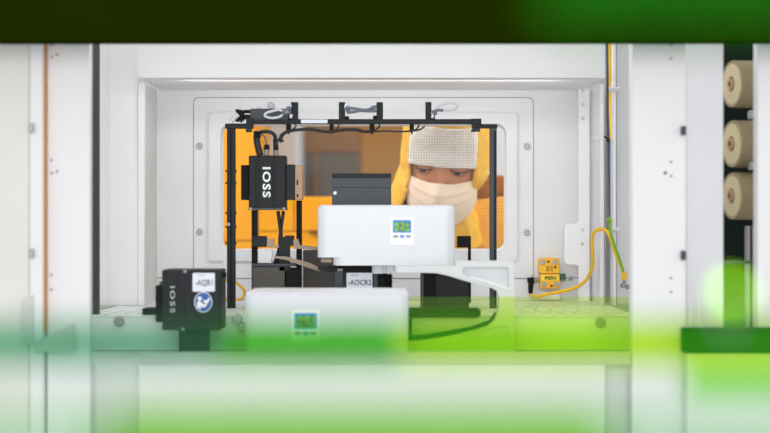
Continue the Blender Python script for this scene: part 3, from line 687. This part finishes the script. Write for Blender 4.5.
# ================================================================ SAFETY SWITCH + CABLES
d = BW - .022
t = Thing('safety_switch', 'yellow safety switch block with four steel bolts on the chamber wall', 'switch', P(549, 290, d))
bm = bmesh.new(); prr(bm, 538.8, 258.2, 559.6, 273.5, 2.2, d, .021); up = t.part('upper_block', bm, YEL, .001)
bm = bmesh.new(); prr(bm, 540, 274, 560, 288.6, 2.2, d, .021); lo = t.part('lower_block', bm, YEL, .001)
for px, py in ((542.8, 262.3), (555.3, 262), (544, 284.5), (556.5, 284.3)):
    bm = bmesh.new(); bolt(bm, P(px, py, d), 2.5 * S(d), h=.002); t.part('bolt', bm, STEEL)
bm = BX((541.5, 275.4, 558.5, 280.4, d - .0004, .0006)); t.part('name_strip', bm, mat('pale yellow strip', (250, 225, 60), .4), parent=lo)
t.part('lettering', text_bm('PSEN', P(550.5, 278, d - .0009), 3.4 * S(d), bold=.02, sx=1.05), BLK2, parent=lo)
t.part('lettering', text_bm('||| ||', P(549.5, 268.6, d - .0006), 4.2 * S(d), sx=.7), BROW, parent=up)
for px, py in ((548.5, 261.8), (555.3, 267.2), (551.5, 286)):
    bm = bmesh.new(); disc(bm, px, py, 1.2, d - .0006); t.part('printed_dot', bm, BROW)
bm = BX((560.4, 273.8, 565.8, 280.4, d + .004, .017)); t.part('green_block', bm, DGRN, .0006, label='dark green end block')
bm = bmesh.new(); lathe(bm, P(570.3, 278.4, BW), (0, -1, 0), [(2.2 * S(d), 0), (2.2 * S(d), .003), (0, .004)], 14); t.part('wall_screw', bm, STEEL)
t = Thing('right_angle_plug', 'black right-angled plug at the safety switch with a yellow cable curving away', 'plug', P(531, 294, d))
bm = bmesh.new(); tube(bm, PT([(532.2, 279.6), (531, 284), (530.6, 289), (530.6, 293.5)], d + .006), lambda t_: .0055 - .0022 * t_, 12); pbox(bm, 527.6, 277.6, 534, 282.5, d + .001, .011); t.part('body', bm, BLK2, .0004)
bm = bmesh.new(); cyl(bm, P(534, 280, d + .006), P(539.4, 280, d + .006), .0034); cyl(bm, P(534.5, 280, d + .006), P(537, 280, d + .006), .0045); t.part('nut', bm, ALU)
dd = 3.24
t.part('cable', TUBE([P(530.6, 293, d + .006), P(532.4, 295.6, d + .004)] + PT([(538, 296.2, 3.36), (545, 294.8, 3.35), (556, 292.6, 3.34), (568, 290, 3.33), (578, 286.5, 3.31), (586, 280, 3.29), (591, 271, 3.27), (592.6, 260, 3.25), (592.2, 248, 3.24), (592.2, 238, 3.23), (595, 231.5, 3.22), (600.5, 229.2, 3.21), (606, 230.6, 3.2), (609.5, 236, 3.19), (613, 246, 3.19), (618, 259, 3.19), (622, 269, 3.19), (623.6, 274, 3.19)], d), .0028), YCAB, shade=True)
bm = bmesh.new(); tube(bm, PT([(538, 294.2), (546, 292.6)], d - .004), .0022, sm=False); t.part('cable_marker', bm, GREYC)
single('cable_saddle', 'white low cable saddle under the yellow safety switch', 'saddle', RR(540, 294, 560, 300, 2.5, d + .004, .012), WHITE, .001)
t = Thing('earth_wire', 'green and yellow earth wire with a ring terminal at the channel column', 'wire', P(623, 288, 3.18))
t.part('wire', TUBE(PT([(608.5, 221.8), (607.6, 219.6), (609.6, 218.6), (610.4, 222), (610.2, 230), (613, 241), (618, 255), (622.4, 268), (624, 275)], 3.182), .0021), GCAB, shade=True)
bm = bmesh.new(); tube(bm, PT([(623.6, 272.5), (624.4, 279.6)], 3.182), .0042, 12, sm=False); t.part('sleeve', bm, YCAB)
bm = bmesh.new(); cyl(bm, P(624.3, 279.5, 3.182), P(624.6, 284, 3.182), .0028); cyl(bm, P(622, 285.5, 3.19), P(630, 287.5, 3.2), .002); t.part('ring_terminal', bm, STEEL)
for p_, a_ in ((P(622.6, 285.8, 3.185), (-.4, -1, .2)), (P(627.2, 287, 3.19), (.6, -1, .1))):
    bm = bmesh.new(); bolt(bm, p_, .0042, a_); t.part('bolt', bm, STEEL)

# ================================================================ GREEN ACRYLIC
d = 2.795
bm = bmesh.new(); pts = [(392, 356), (392, 297), (650, 297), (650, 356)]
prism(bm, [(X(392, d), ZC), (X(650, d), ZC), (X(650, d), Z(296.8, d)), (X(392, d), Z(296.8, d))], d, d + .006)
single('lime_sheet', 'clear lime green acrylic sheet standing in front of the deck beside the control box', 'screen', bm, LIME, .0006)
def rail(name, label, d, y0, y1, segs, hw):
    t = Thing(name, label, 'rail', (0, d, 0))
    for xa, xb, m, lab in segs:
        bm = bmesh.new(); prism(bm, rrect(xa, Z(y1, d), xb, Z(y0, d), .0015), d, d + .012); t.part('bar', bm, m, label=lab)
    for sx in (-1, 1):
        bm = bmesh.new(); cube(bm, (sx * hw - .012, d - .006, 0), (sx * hw + .012, d + .02, Z(y0, d) + .01)); t.part('post', bm, STEEL, .002)
    return t
r1 = rail('guard_rail', 'blurred acrylic guard bar across the view, sea green turning lime green', 0.78, 321, 368, [(-.33, X(215, 0.78), RAILG, 'sea green end of the bar'), (X(215.2, 0.78), X(400, 0.78), RAILM, 'leaf green middle of the bar'), (X(400.2, 0.78), .33, RAILR, 'lime green end of the bar')], .33)
c = P(732, 293, 0.62)
bm = bmesh.new(); cyl(bm, (c.x, 0.628, Z(321, 0.78) + .004), (c.x, 0.628, c.z), .0012, 10); st = r1.part('lamp_stem', bm, STEEL)
bm = bmesh.new(); bmesh.ops.create_uvsphere(bm, u_segments=20, v_segments=12, radius=.0028); bmesh.ops.translate(bm, verts=bm.verts[:], vec=(c.x, 0.62, c.z)); r1.part('indicator_lamp', bm, LED, shade=True, label='small lit green indicator lamp')
bm = bmesh.new(); prism(bm, rrect(X(688, .78), Z(396, .78), .32, Z(368.5, .78), .0015), .78, .79); r1.part('lower_flap', bm, RAILD, label='deep green lower flap of the bar')
r2 = rail('front_guard_rail', 'blurred yellow green acrylic guard bar along the bottom edge, nearest the viewer', .47, 409, 520, [(-.18, X(100, .47), RAILP, 'pale green end of the bar'), (X(100.3, .47), X(612, .47), RAILL, 'yellow green middle of the bar'), (X(612.3, .47), .18, RAILP, 'pale green end of the bar')], .18)
bm = bmesh.new(); prism(bm, rrect(X(540, .47), Z(20, .47), .17, Z(-90, .47), .003), .47, .48); r2.part('beam_tint_plate', bm, RAILT, label='dark green acrylic plate imitating green light on the beam')  # plate added to turn this end of the beam greener, like green light
bm = bmesh.new(); cube(bm, (.172, .464, Z(409, .47)), (.192, .49, Z(-95, .47))); r2.part('upright', bm, STEEL, .002)

# ================================================================ ROOM BEHIND THE WINDOW
bm = bmesh.new(); cube(bm, (-2.5, 7.2, 0), (2.5, 7.25, 2.8)); struct('wall_far', bm, AMBW)
bm = bmesh.new(); cube(bm, (-2.5, 3.6, 2.8), (2.5, 7.25, 2.85)); struct('ceiling_rear', bm, WPIL)
d = 4.4
t = Thing('tall_cabinet', 'tall amber cabinet behind the window beside the white column', 'cabinet', (X(229, d), d, 0))
bm = bmesh.new(); cube(bm, (X(150, d), d, 0), (X(257, d), d + .5, 1.95)); t.part('carcass', bm, AMBER, .004)
bm = bmesh.new(); cube(bm, (X(152, d), d - .015, Z(240.5, d)), (X(256, d), d - .001, 1.94)); t.part('door', bm, AMBER, .002)
bm = bmesh.new(); cube(bm, (X(152, d), d - .015, .1), (X(256, d), d - .001, Z(241.5, d))); t.part('drawer', bm, AMBER, .002)
t = Thing('low_cabinet', 'low amber cabinet behind the window in front of the grey machine', 'cabinet', (X(300, d), d, 0))
bm = bmesh.new(); cube(bm, (X(258, d), d, 0), (X(345, d), d + .5, Z(197, d))); t.part('carcass', bm, AMBER, .004)
bm = bmesh.new(); cube(bm, (X(259, d), d - .015, Z(231, d)), (X(294, d), d - .001, Z(198, d))); t.part('door', bm, AMBER, .002)
bm = bmesh.new(); cube(bm, (X(295, d), d - .015, Z(231, d)), (X(344, d), d - .001, Z(198, d))); t.part('door', bm, AMBER, .002)
bm = bmesh.new(); cube(bm, (X(259, d), d - .015, .1), (X(344, d), d - .001, Z(232, d))); dr = t.part('drawer', bm, AMBER, .002)
bm = BX((309, 231.2, 330, 232.6, d - .024, .008)); t.part('handle', bm, BLK2, parent=dr)
bm = bmesh.new(); cube(bm, (X(252, 5), 5, 0), (X(299, 5), 5.3, 2.8)); single('white_column', 'white square column behind the window between amber cabinet and grey machine', 'column', bm, WPIL, .01)
bm = bmesh.new(); cube(bm, (X(476, 5.2), 5.2, 0), (X(520, 5.2), 5.5, 2.8)); single('reflection_pillar', 'white pillar behind the shoulder of the hooded person, standing in for a pane reflection', 'column', bm, WPIL, .01)  # white backdrop by the shoulder; also a solid stand-in for a pane reflection
d = 5.4
t = Thing('grey_machine', 'grey brown machine with a tan upper panel behind the window', 'machine', (X(330, d), d, 0))
bm = bmesh.new(); cube(bm, (X(296, d), d, 0), (X(359, d), d + .6, Z(153, d))); t.part('body', bm, GRBR, .004)
bm = bmesh.new(); cube(bm, (X(296, d), d + .02, Z(152.6, d)), (X(359, d), d + .6, Z(90, d))); t.part('upper_panel', bm, TANB, .004)
bm = bmesh.new(); cube(bm, (X(314, d), d - .01, .2), (X(316, d), d - .001, Z(154, d))); t.part('trim_strip', bm, TANB)

# ================================================================ PERSON
yaw, pitch, roll = math.radians(-7), math.radians(21), math.radians(5.5)
R = Matrix.Rotation(yaw, 3, 'Z') @ Matrix.Rotation(pitch, 3, 'X') @ Matrix.Rotation(roll, 3, 'Y')
HC = P(445.5, 153.5, 3.73)
def hw(v): return HC + R @ Vector(v)
def sgp(c, e): return math.copysign(abs(c) ** e, c)
N = 64
def ring(z, a, yf, yb, e=.9):
    cy, b = (yf + yb) / 2, (yb - yf) / 2
    return [Vector((a * sgp(math.sin(2 * PI * k / N), e), cy - b * sgp(math.cos(2 * PI * k / N), e), z)) for k in range(N)]
def interp(tab, n):
    out = []
    for i in range(len(tab) - 1):
        for j in range(n):
            t_ = j / n; t_ = t_
            out.append([a + (b - a) * t_ for a, b in zip(tab[i], tab[i + 1])])
    return out + [list(tab[-1])]
def loft(bm, rings, cap=True, skip=None):
    vr = [[bm.verts.new(p) for p in r] for r in rings]
    for i in range(len(vr) - 1):
        for k in range(N):
            if skip and skip(i, k): continue
            bm.faces.new((vr[i][k], vr[i][(k + 1) % N], vr[i + 1][(k + 1) % N], vr[i + 1][k]))
    if cap: bm.faces.new(vr[0][::-1]); bm.faces.new(vr[-1])
    bmesh.ops.recalc_face_normals(bm, faces=bm.faces[:])
def face_detail(p):
    x, y, z = p
    if y < 0:
        g = lambda cx, cz, sx, sz: math.exp(-((x - cx) / sx) ** 2 - ((z - cz) / sz) ** 2)
        y -= .020 * g(0, -.040, .012, .018) + .011 * g(0, -.012, .009, .022)
        for s_ in (-1, 1):
            y += .011 * g(s_ * .031, -.002, .017, .012)
            y -= .005 * g(s_ * .030, .020, .020, .009)
            y -= .004 * g(s_ * .040, -.035, .018, .016)
        y -= .007 * g(0, -.066, .020, .008) - .004 * g(0, -.074, .02, .004)
        y -= .008 * g(0, -.102, .018, .014)
    return Vector((x, y, z))
head = [(.119, .012, -.015, .03), (.114, .035, -.045, .06), (.100, .054, -.066, .08), (.078, .066, -.082, .094), (.05, .071, -.090, .099), (.025, .073, -.093, .1), (0, .073, -.092, .099), (-.03, .070, -.090, .092), (-.06, .063, -.086, .08), (-.09, .05, -.080, .065), (-.112, .036, -.070, .055), (-.122, .04, -.03, .06)]
rings = [[hw(face_detail(p)) for p in ring(*r)] for r in interp(head, 5)]
def wring(c, a, b): return [Vector((c[0] + a * math.sin(2 * PI * k / N), c[1] - b * math.cos(2 * PI * k / N), c[2])) for k in range(N)]
bx_ = HC.x
for c, a, b in (((bx_, 3.80, H - .03), .052, .055), ((bx_, 3.84, H - .06), .06, .058), ((bx_ + .002, 3.88, H - .10), .085, .065), ((bx_ + .004, 3.9, H - .18), .13, .08), ((bx_, 3.91, H - .3), .14, .09), ((bx_, 3.92, H - .45), .125, .085), ((bx_, 3.92, H - .58), .14, .09), ((bx_, 3.92, H - .66), .10, .07)):
    rings.append(wring(c, a, b))
person = Thing('person', 'person in a yellow gridded cleanroom hood and white face mask looking down through the window', 'person', (bx_, 3.9, 0))
bm = bmesh.new(); loft(bm, rings); body = person.part('body', bm, SKIN, shade=True)
for s_ in (-1, 1):
    e = Vector((s_ * .0315, -.0765, -.003))
    bm = bmesh.new(); bmesh.ops.create_uvsphere(bm, u_segments=24, v_segments=16, radius=.0125); bmesh.ops.translate(bm, verts=bm.verts[:], vec=hw(e)); ey = person.part('eye', bm, EYEW, shade=True)
    g = (R @ Vector((-.18, -1, -.12))).normalized()
    bm = bmesh.new(); lathe(bm, hw(e), g, [(0, .0131), (.003, .0128), (.006, .0114), (.0062, .0106)], 20); person.part('iris', bm, IRIS, shade=True, parent=ey)
    # lids: shells round the ball, open in a slit
    bm = bmesh.new(); r_ = .0139
    for lo_, hi_ in ((-.06, 1.35), (-1.3, -.40)):
        vs = []
        for i in range(7):
            el = lo_ + (hi_ - lo_) * i / 6
            row = []
            for k in range(17):
                az = -1.45 + 2.9 * k / 16
                le = el if hi_ > 0 and i else el
                if i == 0 and hi_ > 0: le = el + .16 * math.cos(az)
                if i == 6 and hi_ < 0: le = el - .05 * math.cos(az)
                row.append(bm.verts.new(hw(e + r_ * Vector((math.sin(az) * math.cos(le) * 1.12, -math.cos(az) * math.cos(le), math.sin(le))))))
            vs.append(row)
        for i in range(6):
            for k in range(16): bm.faces.new((vs[i][k], vs[i][k + 1], vs[i + 1][k + 1], vs[i + 1][k]))
    person.part('eyelid', bm, SKIN, shade=True)
    bm = bmesh.new(); tube(bm, [hw(e + (r_ + .0008) * Vector((math.sin(az) * math.cos(-.06 + .16 * math.cos(az)) * 1.12, -math.cos(az), math.sin(-.06 + .16 * math.cos(az)) - .03))) for az in [-1.2 + 2.4 * k / 8 for k in range(9)]], .0013, 6); person.part('eyelash', bm, BROW, shade=True)
    bm = bmesh.new(); tube(bm, [hw((s_ * x, y, z)) for x, y, z in ((.014, -.0965, .0105), (.025, -.0955, .0145), (.038, -.0895, .0155), (.05, -.0775, .0115))], lambda t_: .0028 - .0014 * t_, 8); person.part('eyebrow', bm, BROW, shade=True)
# mask: pleated sheet over nose and chin
bm = bmesh.new(); U, V = 44, 30; grid = []
for j in range(V + 1):
    v = j / V; row = []
    for i in range(U + 1):
        u = -1 + 2 * i / U; x = .0655 * math.sin(u * 1.42) / math.sin(1.42)
        zt_ = -.024 + .006 * (1 - u * u) * 0 + .004 * math.exp(-(u / .18) ** 2); zb_ = -.112 + .045 * u * u
        z = zt_ + (zb_ - zt_) * v
        ell = math.sqrt(max(0, 1 - (x / .0765) ** 2))
        y = -.002 - (.097 - .012 * max(0, v - .55)) * ell
        y -= .017 * math.exp(-(x / .02) ** 2) * math.exp(-((v - .25) / .38) ** 2)
        y -= .006 * math.sin(PI * v) * ell
        y -= .0022 * ((v * 4.0) % 1.0) * ell * (1 if .15 < v < .9 else .3)
        row.append(bm.verts.new(hw((x, y, z))))
    grid.append(row)
for j in range(V):
    for i in range(U): bm.faces.new((grid[j][i], grid[j + 1][i], grid[j + 1][i + 1], grid[j][i + 1]))
bmesh.ops.recalc_face_normals(bm, faces=bm.faces[:])
mk = person.part('face_mask', bm, MASKM, shade=True)
sm_ = mk.modifiers.new('thickness', 'SOLIDIFY'); sm_.thickness = .0012
# hood
hood = [(.139, .015, -.02, .03), (.134, .042, -.055, .066), (.118, .064, -.078, .09), (.09, .078, -.096, .106), (.055, .083, -.103, .113), (.030, .0835, -.1045, .114), (.0125, .083, -.104, .114), (-.03, .0815, -.099, .11), (-.07, .086, -.088, .102), (-.106, .093, -.084, .094), (-.125, .10, -.08, .09), (-.15, .112, -.075, .09), (-.175, .125, -.07, .10)]
SUB = 5
hr = interp(hood, SUB)
iz0 = 6 * SUB; iz1 = 9 * SUB
KO = 9                      # half opening, in ring segments
def skip(i, k):
    kk = min(k, N - 1 - k)
    if not (iz0 <= i < iz1): return False
    f = (i - iz0) / (iz1 - iz0)
    w = KO - 1 - 2.4 * f
    return kk < w
def brow(p):
    f = max(0, min(1, -p.y / .104))
    return Vector((p.x, p.y, p.z - .03 * (1 - f) * math.exp(-((p.z - .0125) / .05) ** 2) * (1 if p.y < 0 else 0)))
rg = []
for r in hr:
    row = []
    for p in ring(*r):
        nn = noise.noise(Vector((p.x * 34 + 3, p.y * 34, p.z * 15))) * .0055 + noise.noise(p * 60) * .0018
        q = Vector((p.x, p.y, 0)); q = q.normalized() if q.length > 1e-6 else Vector((0, 0, 1))
        f = 0 if (p.y < -.06 and .0 < p.z < .07) else 1
        dx = -.014 * max(0, min(1, (-.03 - p.z) / .06))
        if p.x > 0: dx -= p.x * .2 * max(0, min(1, (-.02 - p.z) / .05))
        row.append(hw(brow(p) + q * nn * f + Vector((dx, 0, 0))))
    rg.append(row)
bm = bmesh.new(); loft(bm, rg, cap=False, skip=skip)
hd = person.part('hood', bm, FABH, shade=True)
hd.modifiers.new('thickness', 'SOLIDIFY').thickness = .0025
# brow panel sewn on the hood front: white gridded cloth with a hem
bm = bmesh.new()
tab = [r for r in interp(hood, 10) if .0105 <= r[0] <= .085]
sel = [k for k in range(-8, 9)]
vr = [[bm.verts.new(hw(brow(Vector((p.x * 1.01, p.y - .0022, p.z))))) for p in [ring(*r)[k % N] for k in sel]] for r in tab]
for a, b in zip(vr, vr[1:]):
    for k in range(len(sel) - 1): bm.faces.new((a[k], a[k + 1], b[k + 1], b[k]))
bmesh.ops.recalc_face_normals(bm, faces=bm.faces[:])
bp_ = person.part('brow_panel', bm, FABV, shade=True, parent=hd, label='white gridded brow panel')
bp_.modifiers.new('thickness', 'SOLIDIFY').thickness = .0015
bm = bmesh.new(); tube(bm, [hw(brow(Vector((p.x * 1.01, p.y - .0025, .0118)))) for p in [ring(.0125, .083, -.104, .114)[k % N] for k in range(-8, 9)]], .0015, 8, sm=False); person.part('hem', bm, FABV, shade=True, parent=hd)
# coverall, gloves and boots: skinned chains rooted at the pelvis
def skinned(name, verts, edges, radii, m, root, sub=2, folds=0.0):
    me = bpy.data.meshes.new(name); me.from_pydata([Vector(v) - person.org for v in verts], edges, [])
    o = bpy.data.objects.new(name, me); C.objects.link(o); o.parent = person.o; me.materials.append(m)
    md = o.modifiers.new('skin', 'SKIN'); md.use_smooth_shade = True
    for i, r in enumerate(radii):
        me.skin_vertices[0].data[i].radius = r if isinstance(r, tuple) else (r, r)
        me.skin_vertices[0].data[i].use_root = i == root
    sb = o.modifiers.new('smooth', 'SUBSURF'); sb.levels = sub; sb.render_levels = sub
    if folds:
        tx = bpy.data.textures.new('cloth_folds', 'CLOUDS'); tx.noise_scale = .06
        dm = o.modifiers.new('folds', 'DISPLACE'); dm.texture = tx; dm.strength = folds; dm.texture_coords = 'LOCAL'
    return o
b = bx_ + .006
V_ = [(b, 3.93, .86), (b, 3.935, 1.02), (b, 3.93, 1.2), (b, 3.91, 1.35), (b, 3.87, H + .0),
      (b - .15, 3.9, H - .015), (b - .215, 3.92, H - .16), (b - .25, 3.93, 1.13), (b - .26, 3.86, .9),
      (b + .165, 3.88, H + .012), (b + .215, 3.92, H - .14), (b + .25, 3.93, 1.15), (b + .26, 3.86, .92),
      (b - .1, 3.93, .8), (b - .11, 3.92, .46), (b - .11, 3.94, .12), (b + .1, 3.93, .8), (b + .11, 3.92, .46), (b + .11, 3.94, .12)]
E_ = [(0, 1), (1, 2), (2, 3), (3, 4), (3, 5), (5, 6), (6, 7), (7, 8), (3, 9), (9, 10), (10, 11), (11, 12), (0, 13), (13, 14), (14, 15), (0, 16), (16, 17), (17, 18)]
R_ = [.15, .155, .165, .15, .095, .09, .075, .062, .05, .09, .075, .062, .05, .105, .08, .06, .105, .08, .06]
skinned('coverall', V_, E_, R_, FABC, 0, 2, .016)
for s_ in (-1, 1):
    w = Vector((b + s_ * .26, 3.855, .9 if s_ < 0 else .92)); vs = [w, w + Vector((0, -.01, -.05)), w + Vector((0, -.02, -.09))]; es = [(0, 1), (1, 2)]; rs = [.03, .034, .03]
    for f, (dx, ln) in enumerate(((-.03, .07), (-.01, .078), (.01, .074), (.03, .06))):
        base = len(vs); k0 = w + Vector((dx * .9 * .6, -.02, -.1))
        vs += [k0, w + Vector((dx, -.028, -.1 - ln * .5)), w + Vector((dx, -.04, -.1 - ln))]; es += [(2, base), (base, base + 1), (base + 1, base + 2)]; rs += [.0105, .0095, .0085]
    base = len(vs); vs += [w + Vector((-s_ * .04, -.03, -.06)), w + Vector((-s_ * .055, -.045, -.1))]; es += [(1, base), (base, base + 1)]; rs += [.012, .0095]
    skinned('glove', vs, es, rs, BOOT, 1, 1)
    skinned('boot', [(b + s_ * .11, 3.94, .16), (b + s_ * .11, 3.94, .055), (b + s_ * .115, 3.85, .045), (b + s_ * .118, 3.77, .038)], [(0, 1), (1, 2), (2, 3)], [.055, .052, .045, .036], BOOT, 1, 2)

# ================================================================ LIGHT, CAMERA
def area(name, loc, target, size, power, col=(1, 1, 1), sy=None):
    l = bpy.data.lights.new(name, 'AREA'); l.energy = power; l.color = col; l.size = size
    if sy: l.shape = 'RECTANGLE'; l.size_y = sy
    o = bpy.data.objects.new(name, l); C.objects.link(o); o.location = loc
    o.rotation_euler = (Vector(target) - Vector(loc)).to_track_quat('-Z', 'Y').to_euler()
    return o
area('front_fill', (0, -2.4, 1.95), (0, 3.2, H - .05), 2.2, 88, (1, .995, .99))  # added fill behind the camera, set low to reach under the beam
area('recess_fill', (0, 2.62, H + .31), (0, 3.3, H - .06), 1.0, 1.15, (1, .995, .99), .04)  # unseen strip added behind the beam to brighten the recess
area('chamber_fill', (X(372, 3.14), 3.135, zt - .012), (X(372, 3.3), 3.6, H - .12), .6, .46, (1, .99, .985), .03)  # fill without a fixture, added to lift the dark chamber interior
area('amber_lamp', (-.95, 3.75, 2.5), (-.1, 4.4, 1.3), .9, 17, (1, .93, .8), .4)
area('amber_lamp', (.95, 3.75, 2.3), (.2, 4.0, 1.3), .9, 10, (1, .93, .78), .4)
w = bpy.data.worlds.new('cleanroom ambient'); SC.world = w; w.use_nodes = True
bg = w.node_tree.nodes['Background']; bg.inputs[0].default_value = (.97, .985, 1, 1); bg.inputs[1].default_value = .66
cam = bpy.data.cameras.new('camera'); co = bpy.data.objects.new('camera', cam); C.objects.link(co)
co.location = (0, 0, H); co.rotation_euler = (PI / 2, 0, 0)
cam.sensor_width = 36; cam.lens = F / 770 * 36; cam.clip_start = .05; cam.clip_end = 60
cam.dof.use_dof = True; cam.dof.focus_distance = 3.2; cam.dof.aperture_fstop = 4.0
SC.camera = co
SC.view_settings.view_transform = 'Standard'; SC.view_settings.look = 'None'; SC.view_settings.gamma = 1; SC.view_settings.use_curve_mapping = False
SC.view_settings.exposure = 0.1
SC.cycles.use_denoising = True
SC.cycles.max_bounces = 10; SC.cycles.transparent_max_bounces = 24; SC.cycles.diffuse_bounces = 5
